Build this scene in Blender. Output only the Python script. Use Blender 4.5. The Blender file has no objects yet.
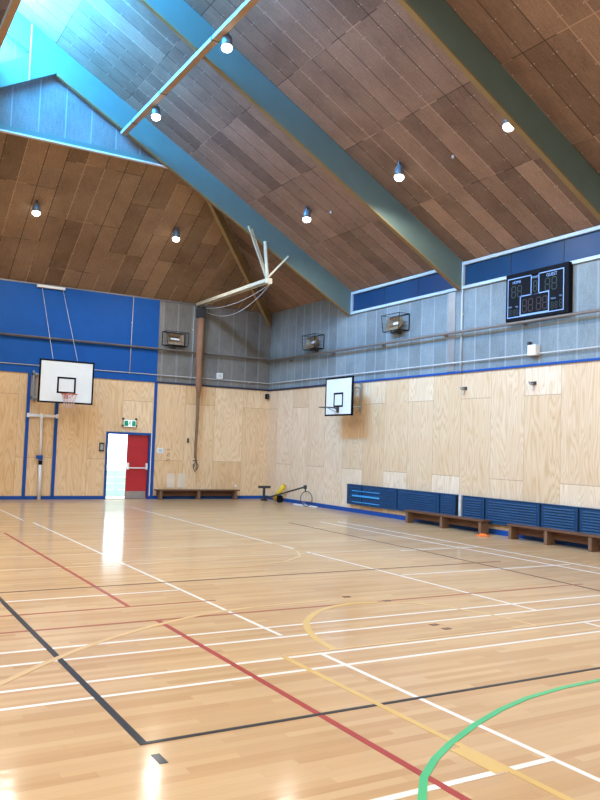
import bpy, bmesh, math, random
from mathutils import Vector, Matrix
C = bpy.context.scene.collection
SC = bpy.context.scene
PI = math.pi

# ------------------------------------------------------------------ room numbers
XW, XL = 12.57, -4.37          # right / left wall
YB, YN = 23.52, -5.0           # back / near wall
ZE = 6.25                      # ceiling height at the walls
SR, SE = 0.557, 0.557          # slopes of side roof and end roof
XR = 4.00                      # ridge of the left roof
XT, ZT = 2.60, ZE + 0.557 * (12.57 - 2.60)   # top of right roof plane
ZL = ZE + 0.557 * (2.60 + 4.37)              # left roof height under the roof light
YA, BAY = 18.68, 4.655
PLY = 3.62

# ------------------------------------------------------------------ camera
yaw, pitch, roll = math.radians(30.39), math.radians(3.45), math.radians(1.958)
cy, sy, cp, sp, cr, sr = math.cos(yaw), math.sin(yaw), math.cos(pitch), math.sin(pitch), math.cos(roll), math.sin(roll)
fwd = Vector((sy * cp, cy * cp, sp)); right = Vector((cy, -sy, 0)); up = right.cross(fwd)
r_ = cr * right + sr * up; u_ = -sr * right + cr * up
cam_d = bpy.data.cameras.new('camera'); cam = bpy.data.objects.new('camera', cam_d); C.objects.link(cam)
M = Matrix((r_, u_, -fwd)).transposed().to_4x4(); M.translation = Vector((0, 0, 1.74)); cam.matrix_world = M
cam_d.sensor_fit = 'HORIZONTAL'; cam_d.sensor_width = 36; cam_d.lens = 36 * 791 / 600
cam_d.clip_start = .05; cam_d.clip_end = 300
SC.camera = cam

# ------------------------------------------------------------------ exposure, world, lights
SC.view_settings.view_transform = 'Standard'; SC.view_settings.look = 'None'
SC.view_settings.gamma = 1; SC.view_settings.use_curve_mapping = False
SC.view_settings.exposure = -0.02
LAMP_W = 260            # watts of each high-bay lamp
ROOFLIGHT = 95.0         # brightness of the blue roof light along the ridge
FILL_GLOW = 5.0        # brightness of the unseen fill panel added in the left roof
w = bpy.data.worlds.new('sky'); SC.world = w; w.use_nodes = True
bg = w.node_tree.nodes['Background']; bg.inputs[0].default_value = (.82, .93, 1, 1); bg.inputs[1].default_value = 6.0

# ------------------------------------------------------------------ node helpers
class NT:
    def __init__(s, name):
        s.m = bpy.data.materials.new(name); s.m.use_nodes = True
        s.t = s.m.node_tree; s.b = s.t.nodes['Principled BSDF']
    def n(s, typ, **kw):
        x = s.t.nodes.new(typ)
        for k, v in kw.items(): setattr(x, k, v)
        return x
    def put(s, sock, v):
        if hasattr(v, 'is_linked') or hasattr(v, 'links'): s.t.links.new(v, sock)
        else: sock.default_value = v
    def math(s, op, a, b=0.0, c=0.0):
        x = s.n('ShaderNodeMath', operation=op)
        s.put(x.inputs[0], a); s.put(x.inputs[1], b); s.put(x.inputs[2], c)
        return x.outputs[0]
    def comb(s, x, y, z=0.0):
        n = s.n('ShaderNodeCombineXYZ'); s.put(n.inputs[0], x); s.put(n.inputs[1], y); s.put(n.inputs[2], z); return n.outputs[0]
    def uv(s, obj=False):
        t = s.n('ShaderNodeTexCoord'); q = s.n('ShaderNodeSeparateXYZ')
        s.t.links.new(t.outputs['Object' if obj else 'UV'], q.inputs[0]); return q.outputs[0], q.outputs[1], q.outputs[2]
    def white(s, vec):
        n = s.n('ShaderNodeTexWhiteNoise', noise_dimensions='3D'); s.put(n.inputs[0], vec); return n.outputs['Value']
    def noise(s, vec, scale, detail=3, rough=.55, dist=0.0):
        n = s.n('ShaderNodeTexNoise'); s.put(n.inputs['Vector'], vec); n.inputs['Scale'].default_value = scale
        n.inputs['Detail'].default_value = detail; n.inputs['Roughness'].default_value = rough; n.inputs['Distortion'].default_value = dist
        return n.outputs['Fac']
    def ramp(s, fac, stops):
        n = s.n('ShaderNodeValToRGB'); s.put(n.inputs[0], fac); e = n.color_ramp.elements
        while len(e) < len(stops): e.new(.5)
        for i, (p, c) in enumerate(stops): e[i].position = p; e[i].color = (*c, 1)
        return n.outputs[0]
    def mix(s, fac, a, b, blend='MIX'):
        n = s.n('ShaderNodeMix', data_type='RGBA', blend_type=blend)
        s.put(n.inputs[0], fac); s.put(n.inputs[6], a if not isinstance(a, tuple) else (*a, 1) if len(a) == 3 else a)
        s.put(n.inputs[7], b if not isinstance(b, tuple) else (*b, 1) if len(b) == 3 else b); return n.outputs[2]
    def rng(s, v, a, b, c, d):
        n = s.n('ShaderNodeMapRange'); s.put(n.inputs[0], v)
        for i, q in enumerate((a, b, c, d)): n.inputs[i + 1].default_value = q
        return n.outputs[0]
    def scalecol(s, col, v):
        n = s.n('ShaderNodeVectorMath', operation='SCALE'); s.put(n.inputs[0], col); s.put(n.inputs['Scale'], v); return n.outputs[0]
    def out(s, col, rough=.6, bump=None, bs=.3, spec=.5, bd=.01):
        s.put(s.b.inputs['Base Color'], col if not isinstance(col, tuple) else (*col, 1)); s.put(s.b.inputs['Roughness'], rough)
        s.b.inputs['Specular IOR Level'].default_value = spec
        if bump is not None:
            b = s.n('ShaderNodeBump'); s.put(b.inputs['Height'], bump); b.inputs['Strength'].default_value = bs; b.inputs['Distance'].default_value = bd
            s.t.links.new(b.outputs[0], s.b.inputs['Normal'])
        return s.m

def paint(name, col, rough=.5, metal=0.0, var=.12, spec=.5):
    t = NT(name); x, y, z = t.uv(True)
    n = t.noise(t.comb(x, y, z), 3.0, 4)
    c = t.scalecol((col[0], col[1], col[2]), t.rng(n, .25, .75, 1 - var, 1 + var))
    t.b.inputs['Metallic'].default_value = metal
    return t.out(c, rough, n, .05, spec)

def glow(name, col, strength):
    t = NT(name); t.out(col, .5)
    t.b.inputs['Emission Color'].default_value = (*col, 1); t.b.inputs['Emission Strength'].default_value = strength
    return t.m

def board_mat(name, W, L, lo, hi, gapcol, tone=.22, stagger=0.0, gap=.012, nails=True, edge=.035, edgecol=None):
    t = NT(name); u, v, _ = t.uv()
    a = t.math('DIVIDE', u, W); i = t.math('FLOOR', a); fu = t.math('FRACT', a)
    rnd = t.white(t.comb(i, 3.3, 1.0))
    b = t.math('ADD', t.math('DIVIDE', v, L), t.math('MULTIPLY', t.math('ROUND', t.math('MULTIPLY', rnd, 1.0)), stagger))
    j = t.math('FLOOR', b); fv = t.math('FRACT', b)
    tn = t.white(t.comb(i, j, 7.0))
    blo = t.noise(t.comb(u, v, tn), 1.3, 3)
    grain = t.noise(t.comb(t.math('MULTIPLY', u, 30), t.math('MULTIPLY', v, 4), tn), 1.0, 4, .7)
    spk = t.noise(t.comb(u, v, 0), 26, 3, .8)
    k = t.math('ADD', t.math('ADD', t.math('MULTIPLY', blo, .35), t.math('MULTIPLY', grain, .30)), t.math('MULTIPLY', spk, .35))
    col = t.mix(t.rng(k, .36, .66, 0, 1), lo, hi)
    col = t.scalecol(col, t.rng(tn, 0, 1, 1 - tone, 1 + tone))
    du = t.math('MULTIPLY', t.math('MINIMUM', fu, t.math('SUBTRACT', 1, fu)), W)
    dv = t.math('MULTIPLY', t.math('MINIMUM', fv, t.math('SUBTRACT', 1, fv)), L)
    if edgecol:
        col = t.mix(t.math('MULTIPLY', t.math('LESS_THAN', du, edge), .75), col, edgecol)
    g = t.math('MAXIMUM', t.math('LESS_THAN', du, gap), t.math('LESS_THAN', dv, gap * .8))
    gr = t.white(t.comb(t.math('ROUND', a), j, 2.0))
    if not edgecol:
        gc = t.mix(t.math('GREATER_THAN', gr, .62), gapcol, (hi[0] * 1.5, hi[1] * 1.5, hi[2] * 1.5))
        col = t.mix(t.math('MULTIPLY', g, .8), col, gc)
    else:
        col = t.mix(t.math('MULTIPLY', t.math('LESS_THAN', dv, gap), .6 if L < 20 else 0.0), col, gapcol)
    if nails:
        q = t.math('MULTIPLY', t.math('SUBTRACT', t.math('FRACT', t.math('DIVIDE', v, .49)), .5), .49)
        p = t.math('SUBTRACT', du, .035)
        d = t.math('SQRT', t.math('ADD', t.math('MULTIPLY', p, p), t.math('MULTIPLY', q, q)))
        col = t.mix(t.math('MULTIPLY', t.math('LESS_THAN', d, .012), .5), col, (.62, .58, .52))
    return t.out(col, .85, t.math('SUBTRACT', k, t.math('MULTIPLY', g, .6)), .5, .2)

def ply_mat(name, W, u0, lo, hi, dark):
    t = NT(name); u, v, _ = t.uv()
    a = t.math('DIVIDE', t.math('SUBTRACT', u, u0), W); i = t.math('FLOOR', a); fu = t.math('FRACT', a)
    par = t.math('FLOORED_MODULO', i, 2.0)
    jz = t.math('ADD', 1.2, t.math('MULTIPLY', par, 1.8))
    j = t.math('GREATER_THAN', v, jz)
    tn = t.white(t.comb(i, j, 4.0)); tn2 = t.white(t.comb(i, j, 9.0))
    # pine cathedral grain
    cu = t.math('ADD', u, t.math('MULTIPLY', tn, 17)); 
    base = t.noise(t.comb(t.math('MULTIPLY', cu, 2.2), t.math('MULTIPLY', v, .34), tn2), 1.1, 2, .45, .2)
    rings = t.math('FRACT', t.math('MULTIPLY', base, 19))
    rings = t.math('ABSOLUTE', t.math('SUBTRACT', rings, .5))
    fine = t.noise(t.comb(t.math('MULTIPLY', cu, 60), t.math('MULTIPLY', v, 3), tn), 1, 3, .6)
    k = t.math('ADD', t.math('MULTIPLY', t.rng(rings, 0, .5, 0, 1), .62), t.math('MULTIPLY', fine, .38))
    col = t.ramp(k, [(.12, dark), (.36, lo), (.8, hi)])
    patch = t.noise(t.comb(t.math('MULTIPLY', u, 1.8), t.math('MULTIPLY', v, .5), 3.0), 1.2, 2)
    col = t.mix(t.rng(patch, .45, .75, 0, .3), col, dark)
    n = t.n('ShaderNodeMix', data_type='RGBA', blend_type='MULTIPLY'); t.put(n.inputs[0], 1.0); t.put(n.inputs[6], col)
    tint = t.mix(tn, (.90, .80, .68, 1), (1.06, 1.07, 1.10, 1)); t.put(n.inputs[7], tint); col = n.outputs[2]
    du = t.math('MULTIPLY', t.math('MINIMUM', fu, t.math('SUBTRACT', 1, fu)), W)
    dv = t.math('ABSOLUTE', t.math('SUBTRACT', v, jz))
    g = t.math('MAXIMUM', t.math('LESS_THAN', du, .005), t.math('LESS_THAN', dv, .007))
    col = t.mix(t.math('MULTIPLY', g, .55), col, (.22, .13, .07))
    return t.out(col, .45, t.math('SUBTRACT', fine, g), .12, .4)

def floor_mat():
    t = NT('gym floor timber'); x, y, z = t.uv(True)
    b = t.math('DIVIDE', y, .075); j = t.math('FLOOR', b); fy = t.math('FRACT', b)
    r = t.white(t.comb(j, 1.0, 2.0))
    a = t.math('ADD', t.math('DIVIDE', x, 1.35), t.math('MULTIPLY', r, 13)); i = t.math('FLOOR', a); fx = t.math('FRACT', a)
    tn = t.white(t.comb(i, j, 5.0)); tn2 = t.white(t.comb(i, j, 11.0))
    gr = t.noise(t.comb(t.math('MULTIPLY', x, 1.5), t.math('MULTIPLY', y, 34), tn2), 1.5, 4, .6, .4)
    big = t.noise(t.comb(t.math('MULTIPLY', x, .5), t.math('MULTIPLY', y, 1.2), 0), 1.2, 3)
    col = t.ramp(t.math('ADD', t.math('MULTIPLY', tn, .68), t.math('MULTIPLY', gr, .32)),
                 [(.0, (.37, .205, .095)), (.2, (.445, .268, .130)), (.5, (.485, .311, .160)), (.92, (.54, .366, .203))])
    col = t.mix(t.rng(gr, .5, .8, 0, .3), col, (.42, .25, .14))
    col = t.scalecol(col, t.rng(big, .3, .7, .94, 1.06))
    dy = t.math('MINIMUM', fy, t.math('SUBTRACT', 1, fy)); dx = t.math('MULTIPLY', t.math('MINIMUM', fx, t.math('SUBTRACT', 1, fx)), 1.35)
    g = t.math('MAXIMUM', t.math('LESS_THAN', dy, .018), t.math('LESS_THAN', dx, .002))
    col = t.mix(t.math('MULTIPLY', g, .22), col, (.22, .12, .06))
    wav = t.noise(t.comb(x, t.math('MULTIPLY', y, 2.2), 0), 5, 2)
    m = t.out(col, .5, t.math('ADD', t.math('MULTIPLY', wav, 1.0), t.math('MULTIPLY', tn, .25)), .045, .15, .02)
    t.b.inputs['Coat Weight'].default_value = .5; t.b.inputs['Coat Roughness'].default_value = .12; t.b.inputs['Coat IOR'].default_value = 1.5
    for l in t.b.inputs['Normal'].links: t.t.links.new(l.from_socket, t.b.inputs['Coat Normal'])
    return m

def line_mat(name, col):
    m = paint(name, col, .5, 0, .07, .15); b = m.node_tree.nodes['Principled BSDF']
    b.inputs['Coat Weight'].default_value = .5; b.inputs['Coat Roughness'].default_value = .12
    if 'black' in name: b.inputs['Coat Weight'].default_value = .2
    return m

MT = dict(
    floor=floor_mat(),
    ply=ply_mat('pine plywood on right wall', .985, 0.0, (.69, .52, .345), (.745, .60, .43), (.60, .42, .25)),
    plyb=ply_mat('pine plywood on back wall', 1.02, 8.56, (.70, .50, .29), (.76, .57, .355), (.60, .39, .20)),
    roof=board_mat('roof board brown', .4655, 1.97, (.175, .108, .076), (.330, .212, .150), (.05, .034, .026), tone=.30, gap=.010),
    roofe=board_mat('end roof board brown', .485, 2.0, (.190, .116, .066), (.335, .215, .128), (.05, .032, .022), stagger=.5, tone=.26, gap=.010),
    wallr=board_mat('weathered grey wall board with blue daylight tint', .485, 50, (.135, .165, .182), (.255, .305, .325), (.1, .1, .1), tone=.14, nails=False, edge=.022, edgecol=(.28, .33, .36)),  # blue cast of the daylight is mixed into this board colour
    wallb=board_mat('weathered grey brown wall board', .485, 50, (.125, .115, .10), (.25, .235, .21), (.1, .1, .1), tone=.14, nails=False, edge=.03, edgecol=(.23, .235, .23)),
    gable=board_mat('gable board', .62, 50, (.13, .12, .115), (.26, .24, .23), (.05, .05, .05), tone=.12, nails=False, edge=.016, edgecol=(.30, .32, .34)),
    teal=paint('teal grey beam paint', (.115, .170, .155), .5, 0, .06),
    ochre=paint('varnished timber edge', (.235, .165, .07), .5),
    battenwood=paint('batten timber', (.42, .26, .12), .5),
    rafter=paint('varnished hip rafter', (.30, .20, .085), .55),
    blue=paint('royal blue panel paint', (.002, .072, .29), .6, 0, .08, .25),
    bluetrim=paint('bright blue trim', (.004, .062, .27), .5, 0, .08, .3),
    navy=paint('dark navy trim', (.012, .02, .055), .5),
    white=paint('white paint', (.74, .74, .72), .45, 0, .04),
    bbwhite=paint('backboard white', (.72, .72, .68), .4, 0, .04),
    winframe=paint('pale blue grey window frame', (.42, .53, .62), .4, 0, .05),
    black=paint('black', (.006, .007, .010), .7, 0, .1, .08),
    dark=paint('dark grey metal', (.05, .055, .06), .4, .4),
    lampcase=paint('lamp housing', (.16, .18, .20), .45, .3),
    steel=paint('galvanised steel', (.42, .43, .43), .4, .7),
    pipe=paint('brownish painted pipe', (.20, .175, .16), .45, .2),
    pipew=paint('pale thin pipe', (.50, .50, .49), .45),
    red=paint('red door', (.40, .015, .022), .4, 0, .05),
    kick=paint('grey steel kick plate', (.35, .34, .33), .35, .6),
    bench=paint('bench wood brown', (.125, .058, .032), .5, 0, .2, .3),
    benchl=paint('bench end wood', (.19, .105, .062), .5, 0, .2, .3),
    rad=paint('heater blue', (.004, .042, .11), .5, 0, .12, .3),
    radin=paint('heater gap', (.004, .008, .02), .6),
    radglint=paint('heater slot highlight', (.03, .30, .62), .3),
    cream=paint('cream painted timber', (.52, .47, .34), .5),
    wrap=paint('orange brown rope cover', (.27, .135, .075), .8, 0, .15),
    patch=paint('bleached plywood', (.68, .56, .42), .5),
    rope=paint('brown rope', (.22, .13, .065), .9, 0, .25),
    rim=paint('orange red hoop', (.50, .09, .05), .4),
    net=paint('pinkish net', (.62, .42, .40), .8),
    netw=paint('white net', (.7, .68, .66), .8),
    yellow=paint('yellow foam', (.72, .48, .03), .6),
    orange=paint('orange plastic', (.85, .16, .02), .4),
    reflect=paint('spotlight reflector', (.60, .47, .33), .35, .2),
    green=paint('exit sign green', (.0, .30, .16), .4),
    ground=paint('pale concrete outside', (.55, .62, .60), .8),
    fence=paint('pale outside boards', (.44, .70, .70), .7),
    segoff=paint('unlit score segment', (.05, .036, .034), .5, 0, .05, .1),
    segoff2=paint('unlit green score segment', (.035, .05, .05), .5, 0, .05, .1),
    sbline=paint('pale blue score line', (.20, .34, .62), .5),
    maroon=paint('maroon letters', (.2, .08, .05), .6),
)
def glassmat():
    t = NT('blue tinted window panel'); u, v, _ = t.uv(True)
    n = t.noise(t.comb(u, v, 0), .7, 2)
    t.out(t.mix(n, (.005, .028, .085), (.010, .055, .14)), .35, spec=.25); return t.m
MT['glass'] = glassmat()
MT['bulb'] = glow('lamp glow', (1.0, .97, .92), 14.0)
MT['rooflight'] = glow('blue roof light glazing', (.055, .43, 1.0), ROOFLIGHT)
MT['fillpanel'] = glow('added daylight fill panel', (.84, .93, 1.0), FILL_GLOW)
MT['exitglow'] = glow('exit sign white', (.8, .95, .9), .5)
LN = {k: line_mat(k + ' court paint', c) for k, c in dict(white=(.70, .685, .655), red=(.33, .040, .036), black=(.018, .022, .030), pale=(.62, .49, .34), palered=(.33, .10, .065),
      yellow=(.58, .39, .14), green=(.06, .42, .18), brown=(.13, .065, .05), faded=(.58, .40, .21)).items()}

# ------------------------------------------------------------------ mesh helpers
def obj(name, bm, mat, parent=None, smooth=False, label=None):
    me = bpy.data.meshes.new(name); bm.normal_update(); bm.to_mesh(me); bm.free()
    if smooth:
        for p in me.polygons: p.use_smooth = True
    for m in (mat if isinstance(mat, (list, tuple)) else [mat]): me.materials.append(m)
    o = bpy.data.objects.new(name, me); C.objects.link(o)
    if parent: o.parent = parent
    if label: o['label'] = label
    return o
def B(): return bmesh.new()
def box(bm, x0, x1, y0, y1, z0, z1, mi=0):
    vs = [bm.verts.new(p) for p in ((x0, y0, z0), (x1, y0, z0), (x1, y1, z0), (x0, y1, z0), (x0, y0, z1), (x1, y0, z1), (x1, y1, z1), (x0, y1, z1))]
    for f in ((0, 3, 2, 1), (4, 5, 6, 7), (0, 1, 5, 4), (1, 2, 6, 5), (2, 3, 7, 6), (3, 0, 4, 7)):
        q = bm.faces.new([vs[k] for k in f]); q.material_index = mi
    return bm
def bbox(bm, *a, bev=.004):
    t = B(); box(t, *a); bmesh.ops.bevel(t, geom=list(t.edges), offset=bev, segments=1, affect='EDGES')
    me = bpy.data.meshes.new('t'); t.to_mesh(me); t.free(); bm.from_mesh(me); bpy.data.meshes.remove(me); return bm
def prism(bm, pts, axis, a, b, mi=0):
    """closed outline (2D) extruded along axis from a to b; 2D = the other two axes in xyz order"""
    def P(q, t):
        l = list(q); l.insert(axis, t); return l
    lo = [bm.verts.new(P(q, a)) for q in pts]; hi = [bm.verts.new(P(q, b)) for q in pts]; n = len(pts)
    fs = [bm.faces.new(lo), bm.faces.new(hi[::-1])]
    for i in range(n): fs.append(bm.faces.new((lo[i], hi[i], hi[(i + 1) % n], lo[(i + 1) % n])))
    for f in fs: f.material_index = mi
    bmesh.ops.recalc_face_normals(bm, faces=fs); return bm
def tube(bm, pts, r, n=8, closed=False):
    pts = [Vector(p) for p in pts]; rings = []; N = len(pts); prev = None
    for i, p in enumerate(pts):
        if closed: d = pts[(i + 1) % N] - pts[i - 1]
        else: d = (pts[min(i + 1, N - 1)] - pts[max(i - 1, 0)])
        d.normalize()
        if prev is None: a = d.orthogonal().normalized()
        else: a = (prev - d * prev.dot(d)).normalized()
        prev = a; b = d.cross(a); rr = r[i] if isinstance(r, (list, tuple)) else r
        rings.append([bm.verts.new(p + rr * (math.cos(2 * PI * k / n) * a + math.sin(2 * PI * k / n) * b)) for k in range(n)])
    for i in range(N if closed else N - 1):
        A, Bq = rings[i], rings[(i + 1) % N]
        for k in range(n): bm.faces.new((A[k], A[(k + 1) % n], Bq[(k + 1) % n], Bq[k]))
    if not closed: bm.faces.new(rings[0][::-1]); bm.faces.new(rings[-1])
    return bm
def lathe(bm, prof, o=(0, 0, 0), n=20, mi=0):
    o = Vector(o); R = []
    for r, z in prof:
        if r < 1e-5: R.append([bm.verts.new(o + Vector((0, 0, z)))])
        else: R.append([bm.verts.new(o + Vector((r * math.cos(2 * PI * k / n), r * math.sin(2 * PI * k / n), z))) for k in range(n)])
    for i in range(len(R) - 1):
        a, b = R[i], R[i + 1]
        for k in range(n):
            l = (k + 1) % n
            if len(a) == 1 and len(b) == 1: continue
            if len(a) == 1: f = bm.faces.new((a[0], b[l], b[k]))
            elif len(b) == 1: f = bm.faces.new((a[k], a[l], b[0]))
            else: f = bm.faces.new((a[k], a[l], b[l], b[k]))
            f.material_index = mi
    bmesh.ops.recalc_face_normals(bm, faces=bm.faces[:]); return bm
def bar(bm, p, q, w, h=None):
    """rectangular bar between two points"""
    p, q = Vector(p), Vector(q); d = (q - p).normalized(); h = h or w
    s = d.cross(Vector((0, 0, 1)));
    s = s.normalized() if s.length > .01 else Vector((1, 0, 0)); t = s.cross(d).normalized()
    L = [[bm.verts.new(c + s * a * w / 2 + t * b * h / 2) for a, b in ((-1, -1), (1, -1), (1, 1), (-1, 1))] for c in (p, q)]
    bm.faces.new(L[0][::-1]); bm.faces.new(L[1])
    for k in range(4): bm.faces.new((L[0][k], L[0][(k + 1) % 4], L[1][(k + 1) % 4], L[1][k]))
    return bm
def thing(name, label, cat, loc=(0, 0, 0), rz=0, group=None):
    o = bpy.data.objects.new(name, None); C.objects.link(o); o.empty_display_size = .1
    o.location = loc; o.rotation_euler = (0, 0, rz); o['label'] = label; o['category'] = cat
    if group: o['group'] = group
    return o
def tag(o, label, cat, group=None):
    o['label'] = label; o['category'] = cat
    if group: o['group'] = group
    return o
def struct(name, bm, m, parent=None, smooth=False):
    o = obj(name, bm, m, parent, smooth)
    if not parent: o['kind'] = 'structure'
    return o
def dup(root, loc, label, group=None, rz=None, name=None):
    def cpo(o, p):
        c = o.copy(); C.objects.link(c)
        if p is not None: c.parent = p
        for ch in [x for x in bpy.data.objects if x.parent == o and x != c]: cpo(ch, c)
        return c
    kids = {}
    c = cpo(root, None); c.location = loc; c['label'] = label
    if group: c['group'] = group
    if rz is not None: c.rotation_euler = (0, 0, rz)
    return c
def uvset(o, fn):
    me = o.data; ul = me.uv_layers.new(name='m')
    for p in me.polygons:
        for li in p.loop_indices: ul.data[li].uv = fn(me.vertices[me.loops[li].vertex_index].co, p.normal)
    return o
def fontmesh(txt, size, ext=.002):
    cu = bpy.data.curves.new('t', 'FONT'); cu.body = txt; cu.size = size; cu.extrude = ext; cu.align_x = 'CENTER'; cu.align_y = 'CENTER'
    o = bpy.data.objects.new('t', cu); C.objects.link(o); bpy.context.view_layer.update()
    me = bpy.data.meshes.new_from_object(o.evaluated_get(bpy.context.evaluated_depsgraph_get()))
    bpy.data.objects.remove(o); bpy.data.curves.remove(cu); return me

# ------------------------------------------------------------------ floor
bm = B(); box(bm, XL - .3, XW + .3, YN - .3, YB + .12, -.2, 0); floor = struct('floor', bm, MT['floor'])
bm = B(); box(bm, XL - 8, XW + 12, YB + .12, YB + 30, -.3, -.04); struct('ground', bm, MT['ground'])

# ------------------------------------------------------------------ walls
DX0, DX1, DZ = 7.13, 8.42, 1.96
def wallx(name, x0, x1, y0, y1, z0, z1, m, fn):
    bm = B(); box(bm, x0, x1, y0, y1, z0, z1); o = struct(name, bm, m); return uvset(o, fn)
fx = lambda co, n: (co.x, co.z) if abs(n.y) > .5 else (co.y, co.z)
fy = lambda co, n: (co.y, co.z) if abs(n.x) > .5 else (co.x, co.z)
# back wall: plywood below (with the door hole), grey boards and blue panel above
bm = B()
box(bm, XL - .3, DX0, YB, YB + .12, 0, PLY); box(bm, DX1, XW + .3, YB, YB + .12, 0, PLY); box(bm, DX0, DX1, YB, YB + .12, DZ, PLY)
wb = uvset(struct('wall_back', bm, MT['plyb']), fx)
bm = B(); box(bm, XL - .3, XW + .3, YB + .0, YB + .12, PLY, ZE + .25); uvset(struct('wall_back_upper', bm, MT['wallb']), fx)
bm = B(); box(bm, XL, 8.57, YB - .035, YB, PLY, ZE - .01)
struct('trim_1', bm, MT['blue'])
bm = B(); box(bm, XW, XW + .15, YN - .3, YB + .12, 0, PLY); uvset(struct('wall_right', bm, MT['ply']), lambda co, n: (co.y - 14.0 + 9.85, co.z))
WZ0, WZ1 = 5.62, 6.22
bm = B(); box(bm, XW, XW + .15, YN - .3, YB + .12, PLY, WZ0)
box(bm, XW, XW + .15, YA + .1, YB + .12, WZ0, ZE + .3)
box(bm, XW, XW + .15, YN - .3, YN + .4, WZ0, ZE + .3)
uvset(struct('wall_right_upper', bm, MT['wallr']), lambda co, n: (co.y, co.z))
bm = B(); box(bm, XW, XW + .15, YN, YA + .1, WZ1, ZE + .3); struct('trim_2', bm, MT['winframe'])
bm = B(); box(bm, XL - .15, XL, YN - .3, YB + .12, 0, ZE + .3); uvset(struct('wall_left', bm, MT['ply']), lambda co, n: (co.y, co.z))
bm = B(); box(bm, XL - .3, XW + .3, YN - .15, YN, 0, ZE + 6); uvset(struct('wall_front', bm, MT['ply']), fx)
# baseboards
bm = B(); box(bm, XL, DX0 - .05, YB - .02, YB, 0, .10); box(bm, DX1 + .05, XW, YB - .02, YB, 0, .10); struct('baseboard_back', bm, MT['bluetrim'])
bm = B(); box(bm, XW - .02, XW, YN, YB - .02, 0, .11); struct('baseboard_right', bm, MT['bluetrim'])
# trims
bm = B(); box(bm, 8.60, XW, YB - .03, YB, PLY - .015, PLY + .04); struct('trim_3', bm, MT['navy'])
bm = B(); box(bm, XW - .03, XW, 18.7, YB, PLY - .02, PLY + .035); struct('trim_4', bm, MT['navy'])
bm = B(); box(bm, XW - .03, XW, YN, 18.7, PLY - .01, PLY + .04); struct('trim_5', bm, MT['bluetrim'])
for i, (x, wd) in enumerate(((4.75, .09), (5.56, .09), (8.565, .085))):
    bm = B(); box(bm, x - wd / 2, x + wd / 2, YB - .04, YB, .1, PLY + (.0 if i < 2 else .02)); struct('trim_%d' % (6 + i), bm, MT['bluetrim'])

# ------------------------------------------------------------------ ceiling
TH = .18
def slab(name, pts, m, fn, th=None):
    th = th or TH
    bm = B(); lo = [bm.verts.new(p) for p in pts]; hi = [bm.verts.new((p[0], p[1], p[2] + th)) for p in pts]; n = len(pts)
    bm.faces.new(lo); bm.faces.new(hi[::-1])
    for i in range(n): bm.faces.new((lo[i], hi[i], hi[(i + 1) % n], lo[(i + 1) % n]))
    bmesh.ops.recalc_face_normals(bm, faces=bm.faces[:])
    return uvset(struct(name, bm, m), fn)
GY = YA + .26; XG = XW - (YB - GY); ZGY = ZE + SE * (YB - GY)
kR = math.hypot(1, SR); kE = math.hypot(1, SE)
XH = XW - SE / SR * (YB - YA); ZG = ZE + SE * (YB - YA)       # where the hip meets frame A
zr = lambda x: ZE + SR * (XW - x)
slab('ceiling_right', [(XW + .1, YN, zr(XW + .1)), (XW + .1, YB, zr(XW + .1)), (XW, YB, ZE), (XG, YA + .2, zr(XG)), (XT, YA + .2, ZT), (XT, YN, ZT)], MT['roof'],
     lambda co, n: (co.y - YA, (XW - co.x) * kR))
slab('ceiling_end', [(XW, YB, ZE), (XG, GY, ZGY), (XL + (XW - XG), GY, ZGY), (XL, YB, ZE)], MT['roofe'],
     lambda co, n: (co.x + .35, (YB - co.y) * kE + .25), th=.10)
XS0, XS1 = -3.4, .6                                         # strip of the left roof taken by an added glowing fill panel (behind / left of camera view)
zl = lambda x: ZE + SR * (x - XL)
YS0, YS1 = -4.0, 17.0
slab('ceiling_left', [(XL - .1, YN, zl(XL - .1)), (XL - .1, YA + .2, zl(XL - .1)), (XS0, YA + .2, zl(XS0)), (XS0, YN, zl(XS0))], MT['roof'], lambda co, n: (co.y, (co.x - XL) * kR))
slab('ceiling_left_upper', [(XS1, YN, zl(XS1)), (XS1, YA + .2, zl(XS1)), (XT, YA + .4, ZL), (XT, YN, ZL)], MT['roof'], lambda co, n: (co.y, (co.x - XL) * kR))
slab('ceiling_left_far', [(XS0, YS1, zl(XS0)), (XS0, YA + .2, zl(XS0)), (XS1, YA + .2, zl(XS1)), (XS1, YS1, zl(XS1))], MT['roof'], lambda co, n: (co.y, (co.x - XL) * kR))
slab('ceiling_left_hip', [(XL, YA + .2, zl(XL)), (XL, YB, ZE), (XL + (XW - XH), YA + .2, ZG)], MT['roof'], lambda co, n: (co.y, (co.x - XL) * kR))
slab('window_1', [(XS0, YN, zl(XS0) + .05), (XS0, YS1, zl(XS0) + .05), (XS1, YS1, zl(XS1) + .05), (XS1, YN, zl(XS1) + .05)], MT['fillpanel'], lambda co, n: (0, 0))  # unseen glowing panel, added to fill the room with daylight
# blue roof light standing between the two roof planes at the ridge
bm = B(); box(bm, XT - .06, XT - .02, 11.0, YA + .2, ZL, ZT + .1); struct('window_2', bm, MT['rooflight'])
bm = B(); box(bm, XT - .06, XT - .02, YN, 11.0, ZL, ZT + .1); struct('wall_ridge', bm, MT['teal'])
# gable wall above the end roof, behind frame A
bm = B()
GY = YA + .26
prism(bm, [(XL + (XW - XG) - .2, ZGY - .03), (XG, ZGY - .03), (XT, ZT + .1), (XT, ZL)], 1, GY, GY + .12)
uvset(struct('wall_gable', bm, MT['gable']), fx)
bm = B(); box(bm, XL + (XW - XH), XH - .7, GY - .10, GY, ZGY - .03, ZGY + .10); struct('trim_9', bm, MT['teal'])
bm = B(); box(bm, XL + (XW - XH), XH - .7, GY - .13, GY - .02, ZGY - .065, ZGY - .03); struct('trim_10', bm, MT['white'])
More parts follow.
